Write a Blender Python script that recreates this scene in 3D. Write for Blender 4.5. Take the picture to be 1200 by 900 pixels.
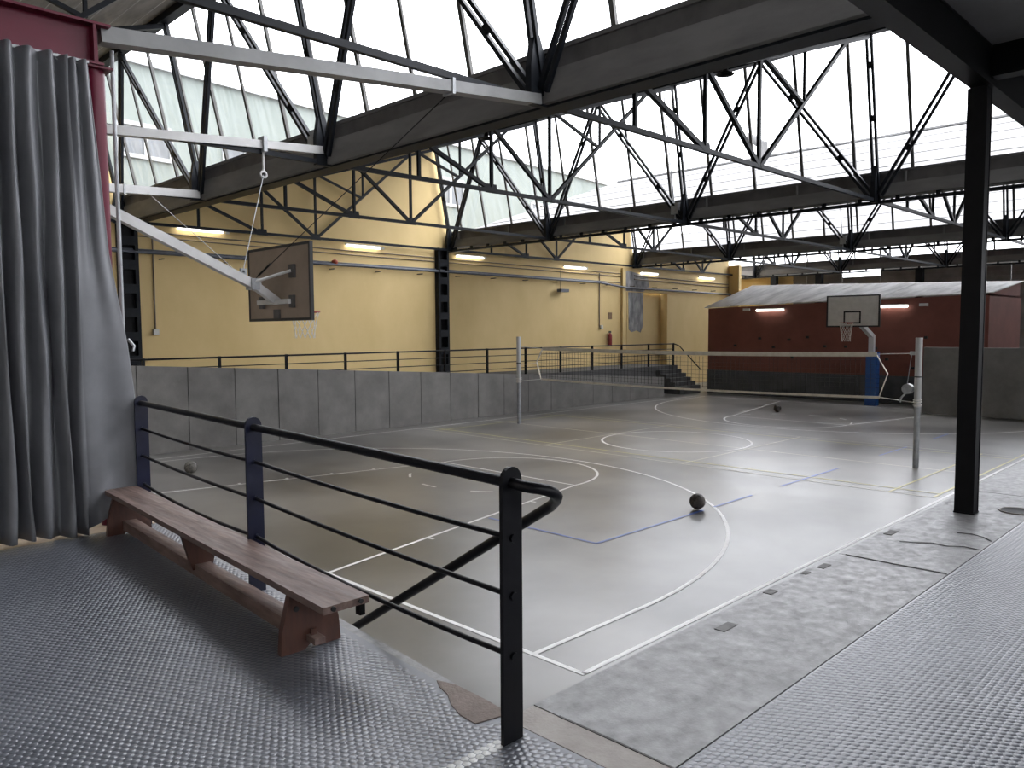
import bpy, math, random
import numpy as np
from mathutils import Vector, Matrix
random.seed(7)
rng = np.random.default_rng(11)
for o in list(bpy.data.objects): bpy.data.objects.remove(o)
scene = bpy.context.scene
col = scene.collection

# ------------------------------------------------------------------ camera
# x = along the court (towards the far hoop), y = across the court (towards the yellow wall), z = 0 on the court
EYE = 2.755
def look(yaw, pitch, roll):
    F = Vector((math.cos(yaw)*math.cos(pitch), math.sin(yaw)*math.cos(pitch), math.sin(pitch)))
    R = Vector((math.sin(yaw), -math.cos(yaw), 0)); U = R.cross(F)
    c, s = math.cos(roll), math.sin(roll)
    R2 = R*c + U*s; U2 = U*c - R*s
    return Matrix((R2, U2, -F)).transposed()
cam_data = bpy.data.cameras.new('camera')
cam_data.sensor_fit = 'HORIZONTAL'; cam_data.sensor_width = 36
cam_data.lens = 922.36/1200*36
cam_data.clip_start = .05; cam_data.clip_end = 400
cam = bpy.data.objects.new('camera', cam_data); col.objects.link(cam)
cam.matrix_world = Matrix.Translation((0, 0, EYE)) @ look(0.784711, -0.0685696, -0.0063263).to_4x4()
scene.camera = cam

# ------------------------------------------------------------------ sky and exposure
world = bpy.data.worlds.new('overcast_sky'); scene.world = world
world.use_nodes = True
wn, wl = world.node_tree.nodes, world.node_tree.links
wn.clear()
w_out = wn.new('ShaderNodeOutputWorld'); w_bg = wn.new('ShaderNodeBackground')
w_tc = wn.new('ShaderNodeTexCoord'); w_sep = wn.new('ShaderNodeSeparateXYZ')
w_map = wn.new('ShaderNodeMapRange'); w_noise = wn.new('ShaderNodeTexNoise')
w_mul = wn.new('ShaderNodeMath'); w_mul.operation = 'MULTIPLY'
w_map2 = wn.new('ShaderNodeMapRange')
wl.new(w_tc.outputs['Generated'], w_sep.inputs[0])
wl.new(w_sep.outputs['Z'], w_map.inputs[0])
w_map.inputs[1].default_value = 0; w_map.inputs[2].default_value = 1
w_map.inputs[3].default_value = .40; w_map.inputs[4].default_value = 1.2   # overcast: brighter towards the zenith
w_noise.inputs['Scale'].default_value = 3.0; w_noise.inputs['Detail'].default_value = 4
wl.new(w_tc.outputs['Generated'], w_noise.inputs['Vector'])
wl.new(w_noise.outputs['Fac'], w_map2.inputs[0])
w_map2.inputs[3].default_value = .85; w_map2.inputs[4].default_value = 1.15
wl.new(w_map.outputs[0], w_mul.inputs[0]); wl.new(w_map2.outputs[0], w_mul.inputs[1])
w_str = wn.new('ShaderNodeMath'); w_str.operation = 'MULTIPLY'; w_str.inputs[1].default_value = 5.0
wl.new(w_mul.outputs[0], w_str.inputs[0])
wl.new(w_str.outputs[0], w_bg.inputs['Strength'])
w_bg.inputs['Color'].default_value = (.93, .945, 1.0, 1)
wl.new(w_bg.outputs[0], w_out.inputs[0])
vs = scene.view_settings
vs.view_transform = 'Standard'; vs.look = 'None'; vs.gamma = 1; vs.use_curve_mapping = False
vs.exposure = 1.45

# ------------------------------------------------------------------ materials
def material(name, c1, c2=None, scale=4.0, rough=.6, rough2=None, bump=0.0, bump_scale=None, metal=0.0,
             stretch=(1, 1, 1), contrast=(.35, .65), spec=.5, detail=6, smooth=False):
    m = bpy.data.materials.new(name); m.use_nodes = True
    n, l = m.node_tree.nodes, m.node_tree.links
    b = n['Principled BSDF']
    b.inputs['Roughness'].default_value = rough; b.inputs['Metallic'].default_value = metal
    b.inputs['Specular IOR Level'].default_value = spec
    if c2 is None: c2 = tuple(min(1, x*1.18) for x in c1)
    tc = n.new('ShaderNodeTexCoord'); mp = n.new('ShaderNodeMapping'); mp.inputs['Scale'].default_value = stretch
    l.new(tc.outputs['Object'], mp.inputs[0])
    t = n.new('ShaderNodeTexNoise'); t.inputs['Scale'].default_value = scale; t.inputs['Detail'].default_value = detail
    t.inputs['Roughness'].default_value = .48 if smooth else .62
    l.new(mp.outputs[0], t.inputs['Vector'])
    r = n.new('ShaderNodeValToRGB')
    r.color_ramp.interpolation = 'EASE' if smooth else 'LINEAR'
    r.color_ramp.elements[0].position = contrast[0]; r.color_ramp.elements[0].color = (*c1, 1)
    r.color_ramp.elements[1].position = contrast[1]; r.color_ramp.elements[1].color = (*c2, 1)
    l.new(t.outputs['Fac'], r.inputs[0]); l.new(r.outputs[0], b.inputs['Base Color'])
    if rough2 is not None:
        mr = n.new('ShaderNodeMapRange'); mr.inputs[1].default_value = .2 if smooth else .35; mr.inputs[2].default_value = .8 if smooth else .65
        mr.inputs[3].default_value = rough; mr.inputs[4].default_value = rough2
        t3 = n.new('ShaderNodeTexNoise'); t3.inputs['Scale'].default_value = scale*1.7; t3.inputs['Detail'].default_value = 2 if smooth else 5
        l.new(mp.outputs[0], t3.inputs['Vector'])
        l.new(t3.outputs['Fac'], mr.inputs[0]); l.new(mr.outputs[0], b.inputs['Roughness'])
    if bump:
        t2 = n.new('ShaderNodeTexNoise'); t2.inputs['Scale'].default_value = bump_scale or scale*12; t2.inputs['Detail'].default_value = 4
        l.new(tc.outputs['Object'], t2.inputs['Vector'])
        bp = n.new('ShaderNodeBump'); bp.inputs['Strength'].default_value = bump; bp.inputs['Distance'].default_value = .02
        l.new(t2.outputs['Fac'], bp.inputs['Height']); l.new(bp.outputs[0], b.inputs['Normal'])
    return m
def emitter(name, colr, strength):
    m = bpy.data.materials.new(name); m.use_nodes = True
    n, l = m.node_tree.nodes, m.node_tree.links; n.clear()
    o = n.new('ShaderNodeOutputMaterial'); e = n.new('ShaderNodeEmission')
    e.inputs[0].default_value = (*colr, 1); e.inputs[1].default_value = strength
    l.new(e.outputs[0], o.inputs[0]); return m
def glass_material(name):
    m = bpy.data.materials.new(name); m.use_nodes = True
    n, l = m.node_tree.nodes, m.node_tree.links; n.clear()
    o = n.new('ShaderNodeOutputMaterial')
    tr = n.new('ShaderNodeBsdfTransparent'); tr.inputs[0].default_value = (.93, .935, .94, 1)
    gl = n.new('ShaderNodeBsdfGlossy'); gl.inputs['Roughness'].default_value = .08; gl.inputs[0].default_value = (.8, .85, .88, 1)
    tl = n.new('ShaderNodeBsdfTranslucent'); tl.inputs[0].default_value = (.75, .79, .80, 1)
    tc = n.new('ShaderNodeTexCoord'); mp = n.new('ShaderNodeMapping'); mp.inputs['Scale'].default_value = (1, 5, .5)
    nz = n.new('ShaderNodeTexNoise'); nz.inputs['Scale'].default_value = 1.6; nz.inputs['Detail'].default_value = 5
    mr = n.new('ShaderNodeMapRange'); mr.inputs[1].default_value = .4; mr.inputs[2].default_value = .75
    mr.inputs[3].default_value = .015; mr.inputs[4].default_value = .07
    l.new(tc.outputs['Object'], mp.inputs[0]); l.new(mp.outputs[0], nz.inputs['Vector']); l.new(nz.outputs['Fac'], mr.inputs[0])
    m1 = n.new('ShaderNodeMixShader'); l.new(mr.outputs[0], m1.inputs[0]); l.new(tr.outputs[0], m1.inputs[1]); l.new(tl.outputs[0], m1.inputs[2])
    m2 = n.new('ShaderNodeMixShader'); m2.inputs[0].default_value = .05; l.new(m1.outputs[0], m2.inputs[1]); l.new(gl.outputs[0], m2.inputs[2])
    l.new(m2.outputs[0], o.inputs[0]); return m

M = dict(
    court=material('polished_concrete', (.058, .054, .048), (.19, .18, .166), .42, .28, .33, contrast=(.28, .72), spec=.9, smooth=True),
    concrete=material('cast_concrete', (.145, .138, .128), (.215, .206, .192), 1.3, .75, bump=.12, bump_scale=25),
    dark_concrete=material('dark_concrete', (.055, .055, .055), (.09, .09, .088), 2, .8, bump=.1, bump_scale=25),
    strip=material('worn_concrete', (.15, .148, .147), (.31, .308, .307), 11, .38, .6, .08, 90, contrast=(.26, .76), detail=9),
    patch=material('screed_patch', (.27, .24, .215), (.36, .33, .30), 5, .6, bump=.2, bump_scale=60),
    screed=material('reddish_screed', (.17, .135, .115), (.23, .185, .16), 8, .8, bump=.3, bump_scale=70),
    rubber=material('studded_rubber', (.105, .112, .130), (.135, .143, .163), 1.4, .30, spec=.85, smooth=True),
    white_stud=material('painted_stud', (.50, .50, .48), (.72, .72, .70), 30, .5),
    yellow=material('yellow_plaster', (.64, .47, .205), (.74, .555, .265), .55, .72, bump=.10, bump_scale=9, stretch=(1, 1, .6), contrast=(.3, .7)),
    pier=material('peeling_grey_plaster', (.15, .15, .16), (.46, .45, .44), 3.5, .85, bump=.2, bump_scale=30, stretch=(1, 1, .4)),
    red=material('dark_red_render', (.15, .050, .036), (.19, .064, .047), 1.2, .75, bump=.06, bump_scale=20),
    greybase=material('grey_painted_base', (.055, .058, .062), (.08, .083, .088), 2, .7, bump=.06, bump_scale=20),
    box_roof=material('stained_roof_sheet', (.45, .43, .42), (.80, .775, .76), 1.1, .6, stretch=(.35, 1.6, 1), contrast=(.34, .6)),
    steel=material('dark_steel_paint', (.005, .0065, .009), (.009, .011, .015), 6, .5, spec=.2),
    dark_steel=material('black_steel_paint', (.003, .003, .0035), (.005, .005, .006), 5, .45, spec=.15),
    soffit=material('dark_soffit', (.14, .135, .132), (.17, .165, .162), 1.5, .8),
    gutter=material('gutter_concrete', (.12, .117, .113), (.175, .171, .166), 1.5, .75, bump=.1, bump_scale=20, stretch=(1, .5, 2)),
    gutter_dark=material('gutter_lining', (.075, .071, .069), (.11, .106, .103), 2, .8),
    board=material('cement_wood_board', (.13, .118, .10), (.20, .182, .16), 3, .85, bump=.25, bump_scale=50, stretch=(2, .4, 1)),
    batten=material('pale_joint_batten', (.34, .325, .30), None, 5, .7),
    sheet=material('fibre_cement_sheet', (.062, .059, .058), (.092, .089, .087), 1.3, .9, bump=.1, bump_scale=30),
    mullion=material('glazing_bar', (.055, .052, .048), (.09, .086, .08), 4, .6),
    white_steel=material('white_steel_paint', (.46, .455, .445), (.56, .555, .545), 2, .45, bump=.03, bump_scale=30),
    shaded_white_steel=material('shaded_white_steel_paint', (.19, .19, .188), (.25, .25, .247), 2, .45, bump=.03, bump_scale=30),  # white paint darkened: the beam's shadowed side is put into the colour
    grey_steel=material('galvanised_steel', (.30, .31, .32), (.42, .43, .44), 8, .5, metal=.4),
    maroon=material('maroon_paint', (.095, .004, .017), (.12, .006, .023), 3, .36, spec=.3),
    curtain=material('grey_canvas', (.145, .148, .158), (.185, .188, .20), 2.5, .42, bump=.06, bump_scale=14),
    navy=material('navy_paint', (.004, .005, .020), (.007, .009, .032), 6, .32),
    black_rail=material('black_rail_paint', (.003, .003, .004), (.005, .005, .007), 6, .42, spec=.2),
    wood=material('worn_bench_wood', (.085, .052, .042), (.205, .138, .115), 2.2, .42, .6, .06, 60, stretch=(14, 1.2, 8), contrast=(.3, .7)),
    wood_side=material('varnished_bench_wood', (.052, .021, .014), (.09, .036, .023), 3, .45, stretch=(6, 6, 1)),
    stage=material('pale_floorboard', (.42, .32, .22), (.52, .41, .30), 3, .55, stretch=(1, 8, 1)),
    line_white=material('white_court_paint', (.72, .71, .69), (.85, .84, .82), 9, .38),
    line_pale=material('faded_court_paint', (.44, .42, .34), (.62, .60, .50), 3, .35, contrast=(.3, .7)),
    line_yellow=material('yellow_court_paint', (.50, .45, .14), (.66, .60, .22), 3, .38),
    line_blue=material('blue_court_paint', (.055, .10, .36), (.10, .17, .48), 2, .35),
    tube=emitter('tube_light', (1.0, .97, .90), 3.0),
    lamp_body=material('lamp_housing', (.55, .55, .53), None, 5, .5),
    pipe=material('painted_pipe', (.085, .095, .12), (.12, .13, .155), 5, .45),
    conduit=material('conduit', (.16, .13, .09), (.22, .18, .13), 6, .6),
    board_back=material('backboard_ply', (.24, .185, .14), (.29, .225, .175), 2.5, .6),
    board_white=material('backboard_white', (.58, .56, .52), (.68, .66, .62), 5, .5),
    black=material('black_paint', (.008, .008, .008), (.014, .014, .014), 6, .5),
    rim=material('rim_orange', (.34, .055, .03), (.42, .08, .045), 8, .5),
    cord=material('white_cord', (.62, .59, .54), (.75, .73, .69), 10, .8),
    net_black=material('net_cord', (.018, .017, .016), (.03, .028, .026), 10, .8),
    net_band=material('net_band', (.60, .54, .43), (.72, .67, .57), 6, .7),
    blue_pad=material('blue_padding', (.010, .065, .25), (.015, .085, .30), 4, .5),
    ball=material('worn_ball', (.035, .028, .024), (.085, .070, .060), 14, .6, bump=.2, bump_scale=300),
    ball_line=material('ball_seam', (.012, .011, .010), None, 8, .6),
    ball_pale=material('pale_ball_panel', (.06, .055, .048), (.20, .185, .16), 9, .6),
    extinguisher=material('extinguisher_red', (.20, .012, .012), (.26, .02, .02), 6, .35),
    sign=material('sign_dark', (.16, .09, .04), None, 8, .6),
    box_white=material('white_box', (.55, .54, .50), None, 6, .5),
    facade=material('pale_green_facade', (.112, .13, .117), (.135, .152, .138), .5, .9),
    frame_white=material('white_window_frame', (.22, .225, .225), None, 4, .6),
    dark_pane=material('neighbour_pane', (.05, .055, .06), (.08, .085, .09), 2, .3),
    inner=material('plain_hall_wall', (.30, .28, .25), (.36, .34, .30), 1, .85),
    cladding=material('grey_cladding', (.20, .20, .19), (.27, .265, .255), 2, .6),
    glass=glass_material('dusty_skylight_glass'),
    water=material('wet_cover', (.012, .012, .012), None, 8, .7),
)

# ------------------------------------------------------------------ mesh helpers
WORLD = {}
class MB:
    def __init__(s): s.v = []; s.f = []; s.smooth = []
    def add(s, vs, fs, smooth=False):
        k = len(s.v); s.v += [tuple(p) for p in vs]
        s.f += [tuple(i+k for i in f) for f in fs]; s.smooth += [smooth]*len(fs); return s
    def box(s, a, b):
        x0, y0, z0 = a; x1, y1, z1 = b
        return s.add([(x0,y0,z0),(x1,y0,z0),(x1,y1,z0),(x0,y1,z0),(x0,y0,z1),(x1,y0,z1),(x1,y1,z1),(x0,y1,z1)],
                     [(0,3,2,1),(4,5,6,7),(0,1,5,4),(1,2,6,5),(2,3,7,6),(3,0,4,7)])
    def bar(s, p, q, w, h, up=(0, 0, 1)):
        p, q = Vector(p), Vector(q); d = (q-p).normalized(); upv = Vector(up)
        side = d.cross(upv)
        if side.length < 1e-4: side = d.cross(Vector((1, 0, 0)))
        side.normalize(); u2 = side.cross(d).normalized()
        c = []
        for e in (p, q):
            for a, b in ((-1,-1),(1,-1),(1,1),(-1,1)): c.append(e + side*(a*w/2) + u2*(b*h/2))
        return s.add(c, [(0,3,2,1),(4,5,6,7),(0,1,5,4),(1,2,6,5),(2,3,7,6),(3,0,4,7)])
    def tube(s, pts, r, n=8, closed=False, cap=True):
        pts = [Vector(p) for p in pts]; m = len(pts); rings = []
        prev = None
        for i, p in enumerate(pts):
            if closed: d = pts[(i+1) % m]-pts[i-1]
            else: d = pts[min(i+1, m-1)]-pts[max(i-1, 0)]
            d.normalize()
            ref = prev if prev is not None else (Vector((0, 0, 1)) if abs(d.z) < .9 else Vector((1, 0, 0)))
            a = ref - d*ref.dot(d)
            if a.length < 1e-5: a = Vector((1, 0, 0)) - d*d.x
            a.normalize(); prev = a; b = d.cross(a)
            rr = r[i] if isinstance(r, (list, tuple)) else r
            rings.append([p + a*(rr*math.cos(2*math.pi*k/n)) + b*(rr*math.sin(2*math.pi*k/n)) for k in range(n)])
        vs = [v for ring in rings for v in ring]; fs = []
        for i in range(m if closed else m-1):
            j = (i+1) % m
            for k in range(n): fs.append((i*n+k, i*n+(k+1) % n, j*n+(k+1) % n, j*n+k))
        s.add(vs, fs, True)
        if cap and not closed:
            s.add(rings[0], [tuple(range(n))[::-1]]); s.add(rings[-1], [tuple(range(n))])
        return s
    def lathe(s, base, prof, n=16):
        vs = []; fs = []; m = len(prof)
        for r, z in prof:
            for k in range(n): vs.append((base[0]+r*math.cos(2*math.pi*k/n), base[1]+r*math.sin(2*math.pi*k/n), base[2]+z))
        for i in range(m-1):
            for k in range(n): fs.append((i*n+k, i*n+(k+1) % n, (i+1)*n+(k+1) % n, (i+1)*n+k))
        return s.add(vs, fs, True)
    def prism(s, poly, axis, a, b):
        # poly: 2-D points; axis 'x': (y,z), 'y': (x,z), 'z': (x,y)
        def P(p, t): return {'x': (t, p[0], p[1]), 'y': (p[0], t, p[1]), 'z': (p[0], p[1], t)}[axis]
        n = len(poly); vs = [P(p, a) for p in poly]+[P(p, b) for p in poly]
        area = sum(poly[i][0]*poly[(i+1) % n][1]-poly[(i+1) % n][0]*poly[i][1] for i in range(n))
        flip = (area > 0) ^ (axis == 'y')
        top = tuple(range(n, 2*n)); bot = tuple(range(n))[::-1]
        sides = [(i, (i+1) % n, (i+1) % n+n, i+n) for i in range(n)]
        fs = [bot, top]+sides
        if not flip: fs = [f[::-1] for f in fs]
        return s.add(vs, fs)
    def build(s, name, mat, parent=None, origin=None):
        org = Vector(WORLD.get(parent.name, (0, 0, 0))) if parent else Vector(origin or (0, 0, 0))
        me = bpy.data.meshes.new(name)
        me.from_pydata([Vector(p)-org for p in s.v], [], s.f)
        me.polygons.foreach_set('use_smooth', s.smooth); me.update()
        me.materials.append(M[mat])
        o = bpy.data.objects.new(name, me); col.objects.link(o)
        if parent: o.parent = parent
        else: o.location = org
        WORLD[o.name] = tuple(org)
        return o
def empty(name, loc=(0, 0, 0)):
    o = bpy.data.objects.new(name, None); col.objects.link(o); o.location = loc
    o.empty_display_size = .1; WORLD[o.name] = tuple(loc); return o
def tag(o, label, cat, group=None, kind=None):
    o['label'] = label; o['category'] = cat
    if group: o['group'] = group
    if kind: o['kind'] = kind
    return o
def struct(o, label=None, cat=None):
    o['kind'] = 'structure'
    if label: o['label'] = label
    if cat: o['category'] = cat
    return o
def copy_tree(o, parent=None, skip=()):
    c = o.copy(); col.objects.link(c); c.parent = parent
    for ch in list(o.children):
        if ch not in skip: copy_tree(ch, c, skip)
    return c
def lerp(a, b, t): return tuple(x+(y-x)*t for x, y in zip(a, b))
ORD = ['first', 'second', 'third', 'fourth', 'fifth']

# ------------------------------------------------------------------ main dimensions
ZP = 1.155                     # platform and walkway level
GUT = [-3.64, 7.46, 18.56, 29.66, 40.76]
BAY = 11.1
TV = [1.95, 6.87, 11.83, 16.79, 21.52]
VW = 21.72                     # face of the yellow wall
VMIN = -4.0
ZC = EYE+2.85                  # truss bottom chord
def edge_u(v): return 2.24+.080*(v-2.25)     # platform edge, a little skewed to the court
def rail_u(v): return 2.09+.068*(v-2.08)

# ================================================================== STRUCTURE
# ---- court floor
fl = MB().box((-6, VMIN, -.3), (42, 24, 0)).build('floor', 'court')
struct(fl, 'grey polished concrete court floor with painted lines', 'floor')
def ribbon(pts, w, mat, name='court_line', closed=False, z=.0035):
    pts = [Vector((p[0], p[1], 0)) for p in pts]; m = len(pts); L = []; Rr = []
    for i in range(m):
        if closed: d = pts[(i+1) % m]-pts[i-1]
        else: d = pts[min(i+1, m-1)]-pts[max(i-1, 0)]
        d.normalize(); nn = Vector((-d.y, d.x, 0))
        L.append(pts[i]+nn*w/2); Rr.append(pts[i]-nn*w/2)
    vs = [(p.x, p.y, z) for p in L]+[(p.x, p.y, z) for p in Rr]
    fs = [((i+1) % m, i, i+m, (i+1) % m+m) for i in range(m if closed else m-1)]
    fs = [f[::-1] for f in fs]
    b = MB(); b.add(vs, fs); o = b.build(name, mat, fl); return o
def arc(cx, cy, r, a0, a1, n=40): return [(cx+r*math.cos(a0+(a1-a0)*i/n), cy+r*math.sin(a0+(a1-a0)*i/n)) for i in range(n+1)]
UB, UM = 4.735, 16.467; UF = 2*UM-UB
V0, V1, VCN = 3.945, 17.445, 10.76
W = .05
ribbon([(UB, V0), (UF, V0)], W, 'line_white'); ribbon([(UB, V1), (UF, V1)], W, 'line_white')
ribbon([(UB, V0-W/2), (UB, V1+W/2)], W, 'line_white'); ribbon([(UF, V0), (UF, V1)], W, 'line_white')
ribbon([(UM, V0-.6), (UM, V1+.2)], W, 'line_pale')
ribbon(arc(UM, VCN, 1.8, 0, 2*math.pi, 64)[:-1], W, 'line_white', 'centre_circle', True, .0040)
for s, ub in ((1, UB), (-1, UF)):
    uft = ub+s*5.8; uc = ub+s*1.575
    for q in (-1, 1): ribbon([(ub, VCN+q*3.04), (uft, VCN+q*1.8)], W, 'line_white', 'lane_line', z=.0042)
    ribbon([(uft, VCN-1.8), (uft, VCN+1.8)], W, 'line_white', 'free_throw_line', z=.0040)
    a0 = -math.pi/2 if s > 0 else math.pi/2
    ribbon(arc(uft, VCN, 1.8, a0, a0+math.pi, 40), W, 'line_white', 'free_throw_arc', z=.0044)
    for k in range(5):
        b0 = a0+math.pi+math.pi*(k+.25)/5
        ribbon(arc(uft, VCN, 1.8, b0, b0+math.pi/14, 6), W, 'line_white', 'dashed_arc', z=.0044)
    ribbon([(ub, VCN-6.27), (uc, VCN-6.27)]+arc(uc, VCN, 6.27, a0, a0+math.pi, 60)[1:-1]*1+[(uc, VCN+6.27), (ub, VCN+6.27)] if s > 0 else
           [(ub, VCN+6.27), (uc, VCN+6.27)]+arc(uc, VCN, 6.27, a0, a0+math.pi, 60)[1:-1]+[(uc, VCN-6.27), (ub, VCN-6.27)],
           W, 'line_white', 'three_point_line', z=.0046)
    for q in (-1, 1):
        for du in (1.75, 2.6, 3.45, 4.3):
            vv = VCN+q*(3.04-(3.04-1.8)*du/5.8)
            ribbon([(ub+s*du, vv), (ub+s*(du+.02), vv+q*.12)], .05, 'line_white', 'lane_mark', z=.0048)
# volleyball court in blue, badminton court in yellow
for (a, c) in ((7.82, 10.4), (10.7, 11.9), (12.9, 15.4), (17.5, 19.2), (21.0, 22.2)): ribbon([(a, 6.29), (c, 6.29)], W, 'line_blue', z=.0052)
ribbon([(7.82, 6.29-.025), (7.82, 8.3)], W, 'line_blue', z=.0052)
for du in (2.74, 2.37):
    for s in (-1, 1): ribbon([(UM+s*du, 4.08), (UM+s*du, 17.3)], .04, 'line_pale' if du > 2.5 else 'line_yellow', z=.0056)
for v in (4.08, 4.76, 16.7): ribbon([(UM-2.74, v), (UM+2.74, v)], .04, 'line_yellow', z=.0060)
for v in (8.83, 12.66): ribbon([(UM-2.74, v), (UM+2.74, v)], .04, 'line_pale', z=.0060)
ribbon([(UM+2.74, 4.08), (UF, 4.08)], .04, 'line_yellow', z=.0056)

# ---- platform (left landing, right walkway) in front of the court
pl = MB()
pl.prism([(-6, VMIN), (2.36, VMIN), (2.36, 2.25), (edge_u(2.25), 2.25), (edge_u(7.2), 7.2), (edge_u(7.2), 9.0), (-6, 9.0)], 'z', 0, ZP-.012)
pl.box((2.36, VMIN, 0), (27.2, 2.25, ZP-.012))
pf = pl.build('floor_platform', 'concrete'); struct(pf, 'raised concrete platform along the near side of the court', 'platform')
# right: bare concrete edge slabs
us = [2.37, 5.53, 8.6, 11.7, 14.8, 17.9, 21.0, 24.1, 27.2]
for i in range(len(us)-1):
    MB().box((us[i]+.004, 1.545, ZP-.012), (us[i+1]-.004, 2.25, ZP+random.uniform(-.002, .002))).build('edge_slab', 'strip', pf)
MB().box((2.20, 1.0, ZP-.012), (2.362, 2.24, ZP+.002)).build('screed_patch', 'patch', pf)
MB().box((2.20, VMIN, ZP-.012), (2.362, .99, ZP+.001)).build('screed_patch', 'patch', pf)
for k, (a, b) in enumerate([((4.38, 2.18), (4.47, 2.235)), ((3.66, 2.08), (3.80, 2.14)), ((5.1, 2.17), (5.22, 2.22)), ((6.3, 2.16), (6.45, 2.22)), ((4.9, 2.2), (4.97, 2.24))]):
    MB().box((a[0], a[1], ZP-.01), (b[0], b[1], ZP+.0025)).build('brick_patch', 'gutter', pf)
ck = MB()
def crack(pts, w):
    for i in range(len(pts)-1):
        ck.bar((pts[i][0], pts[i][1], ZP+.003), (pts[i+1][0], pts[i+1][1], ZP+.003), w*random.uniform(.6, 1.4), .003)
crack([(6.15, 2.05), (6.2, 1.95), (6.27, 1.86), (6.25, 1.76), (6.32, 1.66), (6.30, 1.56)], .016)
crack([(6.72, 1.82), (6.75, 1.72), (6.70, 1.62), (6.62, 1.56)], .012)
crack([(5.53, 2.2), (5.53, 1.9), (5.54, 1.55)], .010)
crack([(2.366, 2.1), (2.37, 1.8), (2.365, 1.5), (2.37, 1.2)], .010)
ck.build('surface_crack', 'gutter_dark', pf)
# left: nosing and chipped screed beside the mat edge
nz = MB(); nz.prism([(edge_u(2.25)-.075, 2.25), (edge_u(2.25), 2.25), (edge_u(7.2), 7.2), (edge_u(7.2)-.075, 7.2)], 'z', ZP-.012, ZP-.002)
nz.build('platform_nosing', 'strip', pf)
MB().prism([(2.08, 2.30), (2.235, 2.26), (2.25, 2.40), (2.255, 2.62), (2.225, 2.72), (2.19, 2.66), (2.17, 2.58), (2.12, 2.50), (2.085, 2.40)], 'z', ZP-.012, ZP+.0065).build('chipped_screed', 'screed', pf)

# ---- rubber mats with moulded studs
def mat_area(name, poly, label, studs_box, inside, parent_cat='mat'):
    root = empty(name, (poly[0][0], poly[0][1], ZP-.012)); tag(root, label, parent_cat)
    MB().prism(poly, 'z', ZP-.012, ZP+.002).build('rubber_sheet', 'rubber', root)
    x0, x1, y0, y1 = studs_box
    px, py = .0335, .0290
    nx = int((x1-x0)/px)+1; ny = int((y1-y0)/py)+1
    gx, gy = np.meshgrid(np.arange(nx), np.arange(ny), indexing='ij')
    X = x0+gx*px+(gy % 2)*px/2; Y = y0+gy*py
    P = np.stack([X.ravel(), Y.ravel()], 1)
    P = P[inside(P[:, 0], P[:, 1])]
    return root, P
def studs(name, P, mat, parent, r=.0184, h=.0009):
    n = 6; k = len(P)
    ang = np.arange(n)*2*np.pi/n+np.pi/6
    ring = np.stack([np.cos(ang), np.sin(ang)], 1)
    org = np.array(WORLD[parent.name])
    V = np.zeros((k, 2*n, 3))
    V[:, :n, :2] = P[:, None, :]+ring[None]*r; V[:, :n, 2] = ZP+.0015
    V[:, n:, :2] = P[:, None, :]+ring[None]*r*.87; V[:, n:, 2] = ZP+.002+h
    V = (V-org).reshape(-1, 3)
    base = (np.arange(k)*2*n)[:, None]
    quads = np.array([[i, (i+1) % n, (i+1) % n+n, i+n] for i in range(n)])
    Q = (base[:, :, None]+quads[None]).reshape(-1, 4)
    T = base+np.arange(n, 2*n)[None]
    nq, nt = len(Q), len(T)
    me = bpy.data.meshes.new(name)
    me.vertices.add(len(V)); me.vertices.foreach_set('co', V.ravel())
    li = np.concatenate([Q.ravel(), T.ravel()]); me.loops.add(len(li)); me.loops.foreach_set('vertex_index', li.astype(np.int32))
    me.polygons.add(nq+nt)
    ls = np.concatenate([np.arange(nq)*4, nq*4+np.arange(nt)*n]); lt = np.concatenate([np.full(nq, 4), np.full(nt, n)])
    me.polygons.foreach_set('loop_start', ls.astype(np.int32)); me.polygons.foreach_set('loop_total', lt.astype(np.int32))
    me.update(calc_edges=True); me.validate(); me.materials.append(M[mat])
    o = bpy.data.objects.new(name, me); col.objects.link(o); o.parent = parent; o['kind'] = 'stuff'; return o
mu = lambda v: edge_u(v)-.085
hole = [(2.05, 2.26), (2.19, 2.24), (2.225, 2.62), (2.14, 2.68), (2.04, 2.38)]
def in_left(x, y):
    return (x < 2.24-.085+.08*(y-2.25)-.012) & (y < 6.70) & (x < 2.19) | ((y < 2.25) & (x < 2.178)) | ((x < 2.24-.085+.08*(y-2.25)-.012) & (y > 2.3) & (y < 6.7))
def cut_patch(x, y): return ~((y > 2.27) & (y < 2.66) & (x > 2.07+.35*np.maximum(0, y-2.38)))
def stripe_paint(x, y): return (np.abs(y-2.13) < .030) & (x > 1.70) & (x < 2.07)
ml, P = mat_area('rubber_mat', [(-6, VMIN), (2.195, VMIN), (2.195, 2.25), (mu(2.25)+.04, 2.26), (mu(6.72), 6.72), (-6, 6.72)],
                 'dark studded rubber floor mat under the wooden bench', (-.3, 2.6, -.3, 6.7),
                 lambda x, y: in_left(x, y) & cut_patch(x, y) & (x+y > 2.2))
sp = stripe_paint(P[:, 0], P[:, 1])
studs('rubber_studs', P[~sp], 'rubber', ml); studs('painted_studs', P[sp], 'white_stud', ml)
mr_, P = mat_area('rubber_mat', [(2.365, VMIN), (27.2, VMIN), (27.2, 1.535), (2.365, 1.535)],
                  'grey studded rubber mat running beside the bare concrete edge', (2.38, 10.5, -.4, 1.52),
                  lambda x, y: (y < 1.52) & (y > 1.5-(x-1.2)*1.0) & (y > -.3+(x-4)*.16))
studs('rubber_studs', P, 'rubber', mr_)

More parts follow.
